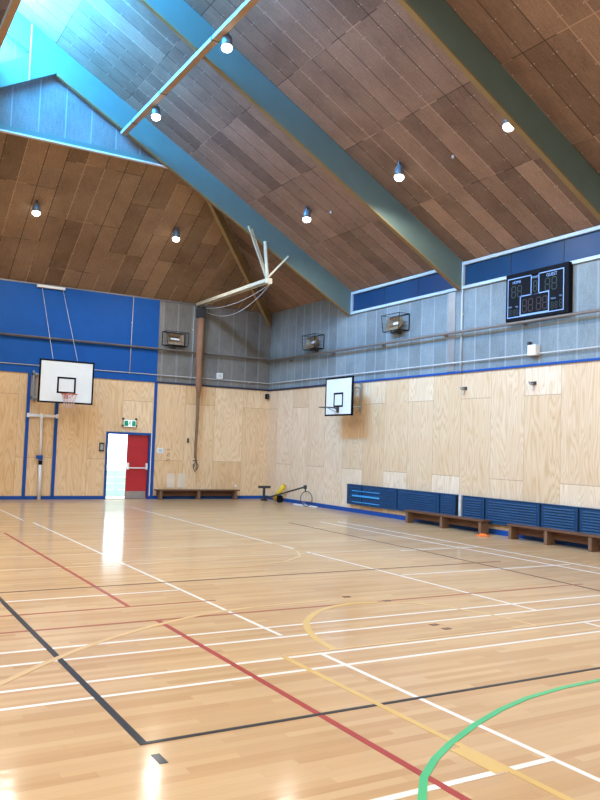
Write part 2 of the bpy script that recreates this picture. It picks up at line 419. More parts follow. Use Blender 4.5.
# trims along wall heads
bm = B(); box(bm, XL, XW, YB - .045, YB, ZE - .05, ZE - .01); struct('trim_11', bm, MT['pipe'])

# ------------------------------------------------------------------ clerestory windows
frames_y = [YA - BAY * k for k in range(6)]
wn = 3
for k in range(5):
    y1 = frames_y[k] - .02; y0 = frames_y[k + 1] + .02 + .2
    y1 = frames_y[k] - .01; y0 = frames_y[k + 1] + .16
    bm = B(); xf0, xf1 = XW - .05, XW + .02
    box(bm, xf0, xf1, y0, y1, WZ0 - .03, WZ0 + .04); box(bm, xf0, xf1, y0, y1, WZ1 - .06, WZ1 + .01)
    box(bm, xf0, xf1, y0, y0 + .05, WZ0 + .04, WZ1 - .06); box(bm, xf0, xf1, y1 - .05, y1, WZ0 + .04, WZ1 - .06)
    f = struct('window_%d' % wn, bm, MT['winframe']); wn += 1
    n = 3; ys = [y0 + .05 + (y1 - y0 - .1) * q / n for q in range(n + 1)]
    for q in range(n):
        bm = B(); box(bm, XW + .01, XW + .03, ys[q] + (.012 if q else 0), ys[q + 1], WZ0 + .04, WZ1 - .06); obj('pane', bm, MT['glass'], f)
    bm = B()
    for q in range(1, n): box(bm, XW - .0, XW + .035, ys[q] - .012, ys[q] + .012, WZ0 + .04, WZ1 - .06)
    obj('mullion', bm, MT['navy'], f)
bm = B(); box(bm, XW + .05, XW + .15, YN, YA, WZ0, WZ1); struct('trim_12', bm, MT['navy'])

# ------------------------------------------------------------------ roof frames
def zlow(x): return 5.63 + SR * (12.45 - x)
FW = .09
flabels = ['teal painted roof beam farthest from the camera, meeting the brown end roof', 'teal painted roof beam crossing the middle of the ceiling, landing left of the scoreboard',
           'teal painted roof beam nearest the upper right corner of the photo']
for k, y in enumerate(frames_y[:3] + frames_y[3:5]):
    t = thing('roof_beam', flabels[k] if k < 3 else 'teal painted roof beam overhead near the camera, outside the photo', 'beam', (XW, y, 5.6), 0, 'teal roof beams')
    bm = B(); zc = lambda x: zr(x) - .0
    P = lambda x, z: (x - XW, z - 5.6)
    pts = [P(XW, 5.62), P(XW, zr(XW)), P(XT + .02, ZT), P(XT + .02, ZT - .62 - .03), P(XR, zlow(XR)), P(12.47, zlow(12.47))]
    prism(bm, pts, 1, 0, FW); obj('beam_web', bm, MT['teal'], t)
    bm = B(); pts = [P(12.5, zlow(12.5)), P(12.5, zlow(12.5) - .035), P(XR + .02, zlow(XR + .02) - .035), P(XR + .02, zlow(XR + .02))]
    prism(bm, pts, 1, -.010, FW + .010); obj('bottom_flange', bm, MT['ochre'], t, label='ochre varnished timber underside strip')
    zl2 = lambda x: zl(x) - .50
    bm = B(); pts = [P(XL, zl(XL)), P(XT + .0, ZL), P(3.92, 10.93), P(4.36, zlow(4.36)), P(XR, zlow(XR) + 0.0), P(XR - .1, zlow(XR) - .06), P(XL, zl2(XL))]
    prism(bm, pts, 1, -.01, FW + .01); obj('left_beam_web', bm, MT['teal'], t)
# ceiling batten pairs beside the beams on the right roof
# hip rafter
bm = B(); p = Vector((XW - .12, YB - .12, 5.93)); q = Vector((XH + .25, YA + .3, ZG - .42))
bar(bm, p, q, .09, .32); t = tag(obj('hip_rafter', bm, MT['rafter']), 'brown varnished hip rafter running up from the far corner of the room', 'rafter')

# ------------------------------------------------------------------ battens with lamps
for x, lab in ((5.7, 'long thin timber lighting batten carrying two lamps, lit cyan along its upper edge'), (2.27, 'timber lighting batten cut by the top left corner of the photo')):
    t = thing('lighting_batten', lab, 'batten', (x, YN, 0), 0, 'timber lighting battens')
    zb = 9.30
    bm = B(); bbox(bm, -.06, .07, .1, YA + .06 - YN, zb - .03, zb + .02); obj('batten_rail', bm, MT['battenwood'], t)
    bm = B(); bbox(bm, -.075, -.061, .1, YA + .06 - YN, zb - .03, zb + .05); obj('lit_side_strip', bm, MT['winframe'], t)  # pale blue strip standing in for the light on the batten's side
    for y in (17.9, 16.0, 13.3, 10.5, 8.0):
        bm = B(); box(bm, -.085, .08, y - .013 - YN, y + .013 - YN, zb - .036, zb + .06); obj('strap', bm, MT['dark'], t)
    for y in frames_y[:4]:
        zt = zlow(x) if x > 4 else zl(x) - .50
        bm = B(); box(bm, -.02, .02, y + .02 - YN, y + .07 - YN, zb + .02, max(zt - .04, zb + .06)); obj('hanger', bm, MT['dark'], t)

GL = 'round high bay lamps on the ceiling'
def make_lamp(loc, label, slope):
    t = thing('ceiling_lamp', label, 'lamp', loc, 0, GL)
    bm = B(); lathe(bm, [(0, .21), (.05, .21), (.06, .19), (.09, .155), (.10, .05), (.105, .0), (.095, -.01), (.0, -.01)], n=24); obj('lamp_housing', bm, MT['lampcase'], t, True)
    bm = B(); lathe(bm, [(.09, -.012), (.10, -.03), (.096, -.07), (.065, -.105), (0, -.115)], n=24); obj('lamp_bowl', bm, MT['bulb'], t, True)
    bm = B(); tube(bm, [(0, 0, .20), (0, 0, .30)], .03)
    obj('mounting_stem', bm, MT['dark'], t)
    return t
lamp_pts = [((9.83, 9.88, 7.50), 'high bay lamp beside the nearest beam at the upper right'),
            ((9.85, 13.02, 7.49), 'high bay lamp in the middle bay of the right roof, between the two beams'),
            ((9.86, 16.78, 7.48), 'high bay lamp on the far bay of the right roof above the right backboard'),
            ((7.95, 20.74, 7.51), 'high bay lamp on the brown end roof above the door and beside the gable'),
            ((4.12, 20.68, 7.54), 'leftmost high bay lamp on the brown end roof above the blue wall'),
            ((5.82, 13.03, 9.10), 'high bay lamp clipped to the timber batten near the top edge of the photo'),
            ((5.82, 16.76, 9.10), 'high bay lamp clipped to the lower end of the timber batten')]
extra = [(9.83, 5.6, 7.50), (9.83, 1.5, 7.50), (5.82, 9.0, 9.10), (5.82, 4.5, 9.10), (5.82, 0, 9.10), (-1.6, 16.7, 7.3), (-1.6, 12.9, 7.3), (-1.6, 9.6, 7.3), (2.38, 4.5, 9.1), (9.83, -2.5, 7.50), (2.38, 0, 9.1)]
first = None
for k, (p, lab) in enumerate(lamp_pts):
    if first is None: t = first = make_lamp(p, lab, 0)
    else: dup(first, p, lab); continue
    ld = bpy.data.lights.new('lamp_light', 'SPOT'); ld.energy = LAMP_W; ld.shadow_soft_size = .095; ld.color = (1, .95, .87); ld.spot_size = math.radians(165); ld.spot_blend = .5
    lo = bpy.data.objects.new('lamp_light', ld); C.objects.link(lo); lo.parent = t; lo.location = (0, 0, -.20)
for k, e in enumerate(extra):
    dup(first, e, 'high bay lamp overhead outside the photo', 'high bay lamps outside the photo')
# small ceiling sprinkler / detector dots
for x, y, lab in ((10.17, 11.72, 'tiny white detector on the middle bay of the right roof'), (10.2, 16.2, 'tiny white detector on the far bay of the right roof beside a lamp')):
    bm = B(); lathe(bm, [(0, .0), (.026, 0), (.03, .03), (.025, .06), (0, .06)], n=12); o = obj('smoke_detector', bm, MT['pipew']); o.location = (x, y, zr(x) - .06)
    tag(o, lab, 'detector')
# thin rod below the apex
bm = B(); tube(bm, [(3.38, 18.55, 9.95), (3.38, 18.55, 11.28)], .022); o = obj('hanging_rod', bm, MT['cream']); tag(o, 'thin pale rod hanging by the roof apex near the top left', 'rod')

# ------------------------------------------------------------------ door
d = thing('door_1', 'blue framed double doorway, left leaf open to bright daylight, red right leaf shut', 'door', (DX0, YB, 0)); d['kind'] = 'structure'
W_ = DX1 - DX0
bm = B(); box(bm, -.06, .0, -.05, .14, 0, DZ + .07); box(bm, W_, W_ + .05, -.05, .14, 0, DZ + .07); box(bm, 0, W_, -.05, .14, DZ, DZ + .07); obj('door_frame', bm, MT['bluetrim'], d)
bm = B(); bbox(bm, .62, W_ - .001, .03, .075, .01, DZ - .001); lf = obj('door_leaf', bm, MT['red'], d, label='closed red leaf')
bm = B(); bbox(bm, .63, W_ - .03, .022, .032, .02, .24); obj('kick_plate', bm, MT['kick'], lf)
bm = B(); tube(bm, [(.66, -.06, .95), (W_ - .06, -.06, .95)], .018)
for x in (.65, W_ - .05): bbox(bm, x - .02, x + .02, -.075, .03, .90, 1.10)
obj('panic_bar', bm, MT['white'], lf)
# open leaf swung outwards
bm = B(); bbox(bm, -.0, .045, .14, .75, .01, DZ - .02); obj('door_leaf', bm, MT['white'], d, label='open leaf swung outside')
bm = B(); box(bm, 0, W_, -.04, .13, 0, .012); obj('threshold', bm, MT['kick'], d)
# downpipe like white strip beside door
bm = B(); box(bm, 8.478, 8.510, YB - .03, YB, .1, 2.05); tag(obj('cable_cover', bm, MT['white']), 'thin white cable cover strip between the door frame and the blue strip', 'strip')
# outside boards
t = thing('boundary_fence', 'pale sunlit board fence seen outside through the open doorway', 'fence', (0, YB + 1.9, -.04))
for k in range(4):
    bm = B(); box(bm, 4, 16, 0, .04, .0 + k * .21, .20 + k * .21); obj('fence_board', bm, MT['fence'], t)
for x in range(4, 17, 2): bm = B(); box(bm, x, x + .09, .04, .13, 0, .84); obj('fence_post', bm, MT['fence'], t)

# ------------------------------------------------------------------ wall bits on the back wall
def cyl_between(name, pts, r, m, lab, cat, clips=None, cm=None, group=None, n=8):
    t = thing(name, lab, cat, pts[0], 0, group); o0 = Vector(pts[0])
    bm = B(); tube(bm, [Vector(p) - o0 for p in pts], r, n); obj('pipe_run', bm, m, t, True)
    for c, wallpt in clips or []:
        bm = B(); bar(bm, Vector(c) - o0, Vector(wallpt) - o0, .03, .05); obj('clip', bm, cm or m, t)
    return t
yp = YB - .12; xp = XW - .14
cyl_between('wall_pipe', [(XL + .2, yp, 4.66), (XW - .18, yp, 4.66), (xp, yp - .05, 4.6), (xp, YN + .3, 4.5)], .034, MT['pipe'],
            'thick brownish pipe running around both walls under the scoreboard', 'pipe',
            [((x, yp, 4.66), (x, YB - .03, 4.66)) for x in (1, 3.2, 5.4, 7.6, 9.0, 11.6)] + [((xp, y, 4.53), (XW, y, 4.53)) for y in (22, 19.5, 17, 14.5, 12, 9.5, 7)])
cyl_between('wall_conduit', [(XL + .2, YB - .07, 3.84), (XW - .08, YB - .05, 3.86), (XW - .06, YB - .1, 3.86), (XW - .06, YN + .3, 3.87)], .014, MT['pipew'],
            'thin pale conduit running along both walls just above the plywood', 'conduit',
            [((x, YB - .06, 3.85), (x, YB, 3.85)) for x in (5, 7.68, 9.7, 11.8)] + [((XW - .06, y, 3.86), (XW, y, 3.86)) for y in (21, 18, 14, 11.6, 8)])
cyl_between('vertical_conduit', [(7.68, YB - .07, 3.84), (7.70, YB - .07, 6.2)], .011, MT['pipew'], 'thin vertical conduit on the blue wall above the door', 'conduit', [((7.69, YB - .07, 5.4), (7.69, YB - .03, 5.4))])
cyl_between('vertical_conduit', [(9.72, YB - .06, 3.84), (9.72, YB - .06, 6.15)], .012, MT['pipew'], 'pale vertical conduit on the grey wall beside the rope cover', 'conduit', [((9.72, YB - .06, 5.4), (9.72, YB, 5.4))])
cyl_between('vertical_conduit', [(XW - .05, 13.98, 3.64), (XW - .05, 13.98, 5.58)], .016, MT['pipew'], 'pale vertical conduit on the right wall below the middle beam', 'conduit', [((XW - .05, 13.98, 5.0), (XW, 13.98, 5.0))])
bm = B(); box(bm, XW - .02, XW, 14.25, 14.5, 3.67, 5.58); tag(obj('wall_batten', bm, MT['steel']), 'pale flat batten strip on the right wall left of the vertical conduit', 'batten')

# caged spotlights
def make_cage(loc, rz, lab, group='caged spotlights on the upper walls'):
    t = thing('caged_spotlight', lab, 'spotlight', loc, rz, group)      # local: -y out of the wall
    bm = B(); W2, D2, H2 = .38, .34, .21
    front = [(-W2 + .08, -D2, -H2 - .02), (W2 - .02, -D2, -H2 - .02), (W2, -D2, H2), (-W2, -D2, H2)]
    back = [(-W2, -.02, -H2), (W2, -.02, -H2), (W2, -.02, H2), (-W2, -.02, H2)]
    for i in range(4):
        tube(bm, [front[i], front[(i + 1) % 4]], .009, 6); tube(bm, [back[i], back[(i + 1) % 4]], .012, 6); tube(bm, [front[i], back[i]], .007, 6)
    for k in range(1, 6):
        x = -W2 + 2 * W2 * k / 6; tube(bm, [(x, -.02, -H2), (x, -D2, -H2 + .02), (x, -D2, H2), (x, -.02, H2)], .0016, 4)
    for k in range(1, 4):
        z = -H2 + 2 * H2 * k / 4; tube(bm, [(-W2, -.02, z), (-W2, -D2, z), (W2, -D2, z), (W2, -.02, z)], .0016, 4)
    obj('cage', bm, MT['black'], t)
    bm = B()   # flared floodlight body
    a = [(-.16, -.06, -.05), (.16, -.06, -.05), (.16, -.06, .08), (-.16, -.06, .08)]
    b = [(-.29, -.28, -.19), (.25, -.28, -.19), (.25, -.20, .15), (-.29, -.20, .15)]
    va = [bm.verts.new(p) for p in a]; vb = [bm.verts.new(p) for p in b]; bm.faces.new(va)
    for i in range(4): bm.faces.new((va[i], vb[i], vb[(i + 1) % 4], va[(i + 1) % 4]))
    bmesh.ops.solidify(bm, geom=bm.faces[:], thickness=.012); obj('lamp_body', bm, MT['reflect'], t)
    bm = B(); box(bm, -.15, .15, -.13, -.075, -.03, .03); obj('lamp_tube', bm, MT['white'], t)
    bm = B(); box(bm, -.05, .05, -.07, 0, -.28, -.18); box(bm, -.2, .2, -.1, -.06, -.24, -.20); obj('wall_bracket', bm, MT['dark'], t)
    return t
cg = make_cage((9.08, YB, 5.02), 0, 'caged spotlight on the grey back wall next to the blue panel')
dup(cg, (XW, 20.48, 4.96), 'caged spotlight on the right wall nearest the room corner', rz=-PI / 2)
dup(cg, (XW, 16.38, 5.06), 'caged spotlight on the right wall between the far beam and the middle beam', rz=-PI / 2)

# basketball backboards
def ringpts(cx, cyy, cz, r, n=24): return [(cx + r * math.cos(2 * PI * k / n), cyy + r * math.sin(2 * PI * k / n), cz) for k in range(n)]
def backboard(name, lab, loc, rz, BW, BH, standoff, net, sq):
    standoff -= .045
    t = thing(name, lab, 'basketball hoop', loc, rz)     # local origin: board bottom centre, -y faces play, wall at +standoff
    bm = B(); bbox(bm, -BW / 2, BW / 2, 0, .03, 0, BH, bev=.003); bd = obj('backboard', bm, MT['bbwhite'], t)
    def fr(x0, x1, z0, z1, w_, y0, y1, m, nm):
        bm = B(); box(bm, x0, x1, y0, y1, z0, z0 + w_); box(bm, x0, x1, y0, y1, z1 - w_, z1); box(bm, x0, x0 + w_, y0, y1, z0 + w_, z1 - w_); box(bm, x1 - w_, x1, y0, y1, z0 + w_, z1 - w_)
        return obj(nm, bm, m, t)
    fr(-BW / 2 - .01, BW / 2 + .01, -.01, BH + .01, .045, -.008, .04, MT['black'], 'board_border')
    sx0, sx1, sz0, sz1 = sq
    fr(sx0, sx1, sz0, sz1, .05, -.006, -.0005, MT['black'], 'target_square')
    cx = (sx0 + sx1) / 2; rz_ = sz0 - .03; rr = .215
    bm = B(); tube(bm, ringpts(cx, -.16 - rr, rz_, rr), .011, 6, True); bbox(bm, cx - .05, cx + .05, -.03, -.006, rz_ - .12, rz_ + .03)
    for s in (-1, 1): tube(bm, [(cx + s * .07, -.02, rz_), (cx + s * .1, -.18, rz_)], .011, 6); tube(bm, [(cx + s * .07, -.02, rz_ - .11), (cx + s * .15, -.22, rz_ - .01)], .009, 6)
    rim = obj('hoop_rim', bm, MT['rim'] if net else MT['dark'], t)
    if net:
        bm = B(); n = 12; H = .38
        def np(k, f): r = rr * (1 - .48 * f ** .8); a = 2 * PI * k / n; return (cx + r * math.cos(a), -.16 - rr + r * math.sin(a), rz_ - H * f)
        for k in range(n):
            for s in (1, -1):
                tube(bm, [np(k + s * j * .5, j / 5) for j in range(6)], .0055, 4)
        obj('net', bm, MT['net'], rim)
    # wall arms
    for s in (-1, 1):
        x = s * BW * .13; bm = B()
        tube(bm, [(x, .03, BH * .75), (x, standoff, BH * .75)], .022); tube(bm, [(x, .03, BH * .25), (x, standoff, BH * .25)], .022)
        tube(bm, [(x, .03, BH * .25), (x, standoff, BH * .75)], .015)
        box(bm, x - .03, x + .03, standoff - .03, standoff, BH * .12, BH * .9); box(bm, x - .025, x + .025, .03, .07, BH * .1, BH * .9)
        obj('support_arm', bm, MT['steel'], t)
    return t
backboard('basketball_hoop', 'white backboard with black border, red hoop and pink net, on the back wall', (5.535, 22.4, 2.76), 0, 1.50, 1.19, YB - 22.4 - .0, True, (-.26, .26, .27, .73))
backboard('basketball_hoop', 'white backboard with a bare hoop on the right plywood wall', (11.9, 18.2, 2.66), -PI / 2, 1.33, 1.05, XW - 11.9, False, (-.24, .23, .23, .63))
# wires from the wall head to the back backboard
bm = B(); tube(bm, [(4.95, YB - .1, 6.11), (5.14, 22.44, 3.98)], .007, 5)
tag(obj('stay_wire', bm, MT['pipew']), 'left one of two thin stay wires above the left backboard', 'wire', 'stay wires')
bm = B(); tube(bm, [(5.55, YB - .1, 6.11), (5.82, 22.44, 3.98)], .007, 5)
tag(obj('stay_wire', bm, MT['pipew']), 'right one of two thin stay wires above the left backboard', 'wire', 'stay wires')
bm = B(); bbox(bm, 4.80, 5.60, YB - .14, YB - .05, 6.12, 6.19); tag(obj('wall_bracket', bm, MT['white']), 'pale bracket bar at the top of the blue wall above the left backboard', 'bracket')
# steel rail frame left of the backboard
t = thing('rail_frame', 'folded grey steel rail frame on the plywood just left of the left backboard', 'rail', (4.86, YB, 2.84))
bm = B(); bbox(bm, -.06, -.01, -.2, -.14, 0, .85); obj('upright', bm, MT['steel'], t)
bm = B(); bbox(bm, .04, .09, -.08, -.03, -.05, .80); obj('upright', bm, MT['steel'], t)
for z in (.72, .05): bm = B(); bbox(bm, -.06, .14, -.2, 0, z, z + .05); obj('cross_arm', bm, MT['steel'], t)

# volleyball post with bar
t = thing('volleyball_post', 'white volleyball post leaning on a wall bar between two blue strips', 'post', (5.17, YB - .12, 0))
bm = B(); tube(bm, [(0, 0, 0), (-.015, 0, 1.22)], .048, 12); obj('lower_tube', bm, MT['white'], t, True)
bm = B(); tube(bm, [(-.015, 0, 1.2), (-.05, 0, 2.38)], .036, 12); obj('upper_tube', bm, MT['white'], t, True)
bm = B(); lathe(bm, [(0, 1.13), (.06, 1.13), (.065, 1.27), (0, 1.27)], (-.015, 0, 0), 12); bbox(bm, -.14, -.05, -.04, .03, 1.17, 1.27); obj('clamp', bm, MT['bluetrim'], t)
bm = B(); lathe(bm, [(0, 1.0), (.054, 1.0), (.054, 1.12), (0, 1.12)], (-.012, 0, 0), 12); obj('grip', bm, MT['black'], t)
bm = B(); lathe(bm, [(0, 2.30), (.05, 2.30), (.055, 2.46), (0, 2.47)], (-.05, 0, 0), 12); obj('top_cap', bm, MT['white'], t)
t = thing('wall_bar', 'white horizontal wall bar spanning two blue strips, holding the post', 'bar', (4.76, YB, 2.41))
bm = B(); bbox(bm, -.02, .84, -.065, -.03, -.04, .04); obj('rail', bm, MT['white'], t)
for x in (0.0, .82):
    bm = B(); bbox(bm, x - .035, x + .035, -.07, 0, -.06, .06); obj('end_plate', bm, MT['white'], t)

# exit sign
t = thing('exit_sign', 'green and white running man exit sign above the doorway', 'sign', (7.76, YB, 2.31))
bm = B(); bbox(bm, -.19, .19, -.09, -.03, -.12, .10); bx_ = obj('sign_box', bm, MT['white'], t)
bm = B(); box(bm, -.185, .185, -.093, -.0905, -.10, .08); obj('sign_face', bm, MT['exitglow'], t)
bm = B(); box(bm, -.175, -.055, -.097, -.0935, -.09, .07); obj('green_panel', bm, MT['green'], t)
bm = B(); box(bm, .065, .175, -.097, -.0935, -.09, .07); obj('green_panel', bm, MT['green'], t)
bm = B()  # running figure
lathe(bm, [(0, -.012), (.014, -.012), (.014, .012), (0, .012)], (.005, -.1, .055), 10)
for p, q, w_ in (((.0, .035), (-.01, -.01), .028), ((-.01, -.01), (.025, -.04), .016), ((.025, -.04), (.02, -.085), .014), ((-.01, -.01), (-.045, -.04), .016), ((-.045, -.04), (-.07, -.035), .012), ((0, .03), (.035, .01), .011), ((0, .03), (-.035, .02), .011)):
    bar(bm, (p[0], -.097, p[1]), (q[0], -.097, q[1]), .004, w_)
obj('running_figure', bm, MT['green'], t)
for x in (-.205, .205):
    for z in (-.08, .13): bm = B(); bbox(bm, x - .02, x + .02, -.1, -.0, z - .03, z + .03); obj('guard_bracket', bm, MT['dark'], t)

def wallbox(name, lab, cat, x, z, w_, h, m, d_=.04, face=None, mf=None):
    t = thing(name, lab, cat, (x, YB, z))
    bm = B(); bbox(bm, -w_ / 2, w_ / 2, -d_, 0, -h / 2, h / 2); obj('case', bm, m, t)
    if face:
        bm = B(); box(bm, -w_ * face, w_ * face, -d_ - .004, -d_, -h * face, h * face); obj('face_plate', bm, mf, t)
    return t
wallbox('control_panel', 'small grey blue control panel on plywood left of the doorway', 'panel', 6.94, 1.56, .14, .26, MT['dark'], .05, .32, MT['steel'])
wallbox('switch_plate', 'small white notice plate on plywood right of the doorway', 'plate', 8.80, 1.50, .19, .17, MT['white'], .02, .3, MT['winframe'])
wallbox('wall_detector', 'small white detector box on the grey wall right of the rope cover', 'detector', 10.70, 3.98, .2, .19, MT['white'], .09, .3, MT['pipew'])
wallbox('wall_socket', 'tiny white socket low on the plywood between back bench and corner', 'socket', 11.45, .42, .07, .07, MT['white'], .02)
wallbox('wall_speaker', 'small black speaker in the far corner at the plywood top', 'speaker', 12.47, 3.42, .09, .17, MT['black'], .12, .35, MT['dark'])
# maroon stencilled mark
t = thing('stencil_mark', 'small maroon upright stencilled lettering on plywood right of the white notice plate', 'lettering', (9.06, YB - .003, 1.38))
for ch, z in (('S', .16), ('N', 0), ('5', -.16)):
    me = fontmesh(ch, .15, .001); me.materials.append(MT['maroon']); o = bpy.data.objects.new('letter', me); C.objects.link(o); o.parent = t; o.location = (0, 0, z); o.rotation_euler = (PI / 2, PI / 2, 0)
# lighter replaced ply patches
bm = B(); box(bm, 9.06, 9.32, YB - .004, YB, .36, .80); tag(obj('wall_patch', bm, MT['patch']), 'pale patch on the plywood above the left half of the back bench', 'patch')
bm = B(); box(bm, 9.42, 9.68, YB - .004, YB, .36, .80); tag(obj('wall_patch', bm, MT['patch']), 'second pale patch on plywood above the back bench, right of the first', 'patch')

# rope track
RX = 9.87
t = thing('rope_track', 'cream double rail rope track reaching from the back wall to the far beam', 'track', (RX, YB, 6.22))
bm = B(); bbox(bm, -.09, -.03, -4.75, -.02, -.05, .05); obj('rail', bm, MT['cream'], t)
bm = B(); bbox(bm, .03, .09, -4.75, -.02, -.05, .05); obj('rail', bm, MT['cream'], t)
for y in (-4.7, -3.2, -1.6, -.2):
    bm = B(); box(bm, -.03, .03, y - .04, y + .04, -.04, .04); obj('spacer', bm, MT['steel'], t)
bm = B(); bar(bm, (0, -4.68, .06), (-.70, -4.87, 1.36), .045, .045); obj('strut', bm, MT['cream'], t)
bm = B(); bar(bm, (.07, -4.66, .06), (-.60, -4.87, 1.30), .03, .03); obj('strut', bm, MT['cream'], t)
bm = B(); bar(bm, (.0, -4.72, .06), (-.19, -4.87, 1.03), .08, .05); obj('strut', bm, MT['cream'], t)
bm = B(); bar(bm, (.03, -4.72, .12), (.54, -4.87, .73), .045, .05); obj('strut', bm, MT['cream'], t)
bm = B(); bbox(bm, -.09, .09, -4.84, -4.75, -.09, .06); tube(bm, [(-.03, -4.8, -.09), (.03, -4.8, -.09)], .04, 12); obj('end_pulley', bm, MT['cream'], t)
def sag(p, q, s, n=14): p, q = Vector(p), Vector(q); return [p.lerp(q, k / n) - Vector((0, 0, s * 4 * (k / n) * (1 - k / n))) for k in range(n + 1)]
bm = B(); tube(bm, sag((0, -4.78, -.13), (.1, -.08, -.1), .20), .008, 5); obj('pull_cord', bm, MT['pipew'], t)
bm = B(); tube(bm, sag((.03, -4.78, -.13), (.25, -.08, -.2), .42), .008, 5); obj('pull_cord', bm, MT['pipew'], t)
t = thing('climbing_ropes', 'bunched climbing ropes in an orange brown cover hanging down the back wall', 'ropes', (RX - .02, YB - .31, 0))
bm = B(); tube(bm, [(0, 0, 5.75), (.0, 0, 4.6), (.02, 0, 3.6), (.02, 0, 3.2)], [.115, .11, .10, .05], 12); obj('rope_cover', bm, MT['wrap'], t, True)
bm = B(); bbox(bm, -.13, .13, -.1, .1, 5.75, 6.05); lathe(bm, [(0, 6.05), (.12, 6.05), (.14, 6.10), (0, 6.115)], (0, 0, 0), 14); obj('trolley_block', bm, MT['dark'], t)
random.seed(4)
for k in range(5):
    a = 2 * PI * k / 5; bm = B()
    pts = [(.02 + .05 * math.cos(a), .05 * math.sin(a), 3.6), (.02 + .035 * math.cos(a + .6), .035 * math.sin(a + .6), 2.6), (.0 + .03 * math.cos(a + 1), .03 * math.sin(a + 1), 1.7), (.01 + .035 * math.cos(a), .03 * math.sin(a), 1.2 + .05 * k)]
    if k == 0: pts += [(.06, 0, 1.0), (.02, 0, .86), (-.04, 0, 1.0), (0, 0, 1.1)]
    tube(bm, pts, .02, 6); obj('rope', bm, MT['rope'], t)
bm = B(); tube(bm, ringpts(0.01, 0, 1.22, .055, 10), .022, 6, True); tube(bm, [(.02, -.05, 1.2), (-.08, -.05, 1.08), (-.05, -.05, .98)], .016, 5); tube(bm, [(.02, -.05, 1.2), (.1, -.05, 1.06), (.05, -.05, .92)], .016, 5); obj('rope_tie', bm, MT['dark'], t)
bm = B(); bbox(bm, 9.68, 9.73, YB - .05, YB, 1.78, 1.92); tag(obj('rope_cleat', bm, MT['dark']), 'small dark cleat on the plywood just left of the hanging ropes', 'cleat')

# ------------------------------------------------------------------ benches
def bench(lab, x0, y0, L, rz, group, legs, over=.04):
    t = thing('gym_bench', lab, 'bench', (x0, y0, 0), rz, group)      # local: along +x, depth along +y
    D, H = .26, .31
    bm = B(); bbox(bm, -.04, L + over, 0, D, H - .04, H, bev=.006); obj('seat', bm, MT['bench'], t)
    for f in legs:
        bm = B(); a = L * f - .04; bbox(bm, a, a + .08, .015, D - .015, 0, H - .04, bev=.004); obj('leg', bm, MT['benchl'], t)
    bm = B(); bbox(bm, .03, L - .03, D - .05, D - .02, .10, H - .045, bev=.003); obj('stretcher', bm, MT['bench'], t)
    return t
bench('long low brown bench against the back wall right of the doorway', 8.66, YB - .36, 2.75, 0, 'low wooden benches', (.04, .5, .97))
bench('low brown bench on the right wall farther from the camera, left of the orange cone', XW - .42, 15.47, 2.65, -PI / 2, 'low wooden benches', (.02, .5, .98))
bench('low brown bench on the right wall nearest the camera at the right photo edge', XW - .42, 12.03, 2.12, -PI / 2, 'low wooden benches', (.02, .47, .97), .30)

# orange marker
bm = B(); lathe(bm, [(.04, .05), (.055, .05), (.065, .04), (.13, .012), (.15, .012), (.15, 0), (.12, 0), (.035, .04), (.04, .05)], n=20); o = obj('marker_cone', bm, MT['orange'], None, True); o.location = (12.02, 12.62, 0); tag(o, 'flat orange marker cone on the floor between the two right benches', 'cone')

# ------------------------------------------------------------------ heaters on right wall
def heater(lab, y1, y0, gaps, highlights=False):
    t = thing('wall_heater', lab, 'heater', (XW, y1, .23), 0, 'blue louvred wall heaters'); D = .13; H = .53
    L = y1 - y0
    cuts = [0] + [y1 - g for g in gaps] + [L]
    bm = B(); box(bm, -D + .03, 0, -L, 0, .01, H - .01); obj('heater_body', bm, MT['radin'], t)
    for a, b in zip(cuts[:-1], cuts[1:]):
        a2 = a + (.05 if a else 0); b2 = b - (.0 if b < L else 0)
        bm = B(); bbox(bm, -D, -D + .03, -b2, -a2, 0, H, bev=.004)
        # louvre ribs
        for k in range(8):
            z = .07 + k * .055
            prism(bm, [(-D - .001, z), (-D - .016, z + .006), (-D - .001, z + .03)], 1, -b2 + .08, -a2 - .08)
        c = obj('louvred_cover', bm, MT['rad'], t)
    if highlights:
        bm = B()
        for z in (.38, .25, .08): box(bm, -D - .02, -D - .001, -1.55, -.28, z - (.022 if z == .25 else .010), z + (.022 if z == .25 else .010))  # highlights on the slots, painted as bright blue bars
        obj('slot_highlight', bm, MT['radglint'], t, label='cyan highlights on the slots, painted bright blue')
    bm = B(); bbox(bm, -D - .01, 0, -L, 0, H, H + .02); obj('top_cap', bm, MT['rad'], t)
    return t
heater('long dark blue louvred wall heater farther away, with bright slots at its left end', 18.45, 13.98, [17.75, 16.19, 14.55], True)
heater('long dark blue louvred wall heater nearer the camera, behind the near bench', 13.74, 9.28, [13.04, 11.45, 10.49])
heater('dark blue louvred wall heater beyond the right photo edge', 9.2, 4.6, [8.0, 6.2])

bm = B(); box(bm, XW - .10, XW, 13.82, 13.90, .2, .80); tag(obj('pipe_cover', bm, MT['pipew']), 'pale vertical pipe cover between the two blue wall heaters', 'cover')
# hooks on right wall
for y, z, lab in ((13.87, 3.24, 'small dark wall hook on plywood below the vertical conduit'), (11.77, 3.25, 'small dark wall hook on plywood below the white speaker box')):
    t = thing('wall_hook', lab, 'hook', (XW, y, z), 0, 'wall hooks on plywood')
    bm = B(); bbox(bm, -.03, 0, -.07, .07, -.03, .04); obj('plate', bm, MT['dark'], t)
    bm = B(); tube(bm, [(-.02, 0, 0), (-.12, 0, -.02), (-.15, 0, .03)], .018, 8); tube(bm, [(-.02, .0, -.02), (-.04, .01, -.15)], .012, 6); obj('hook_arm', bm, MT['steel'], t)
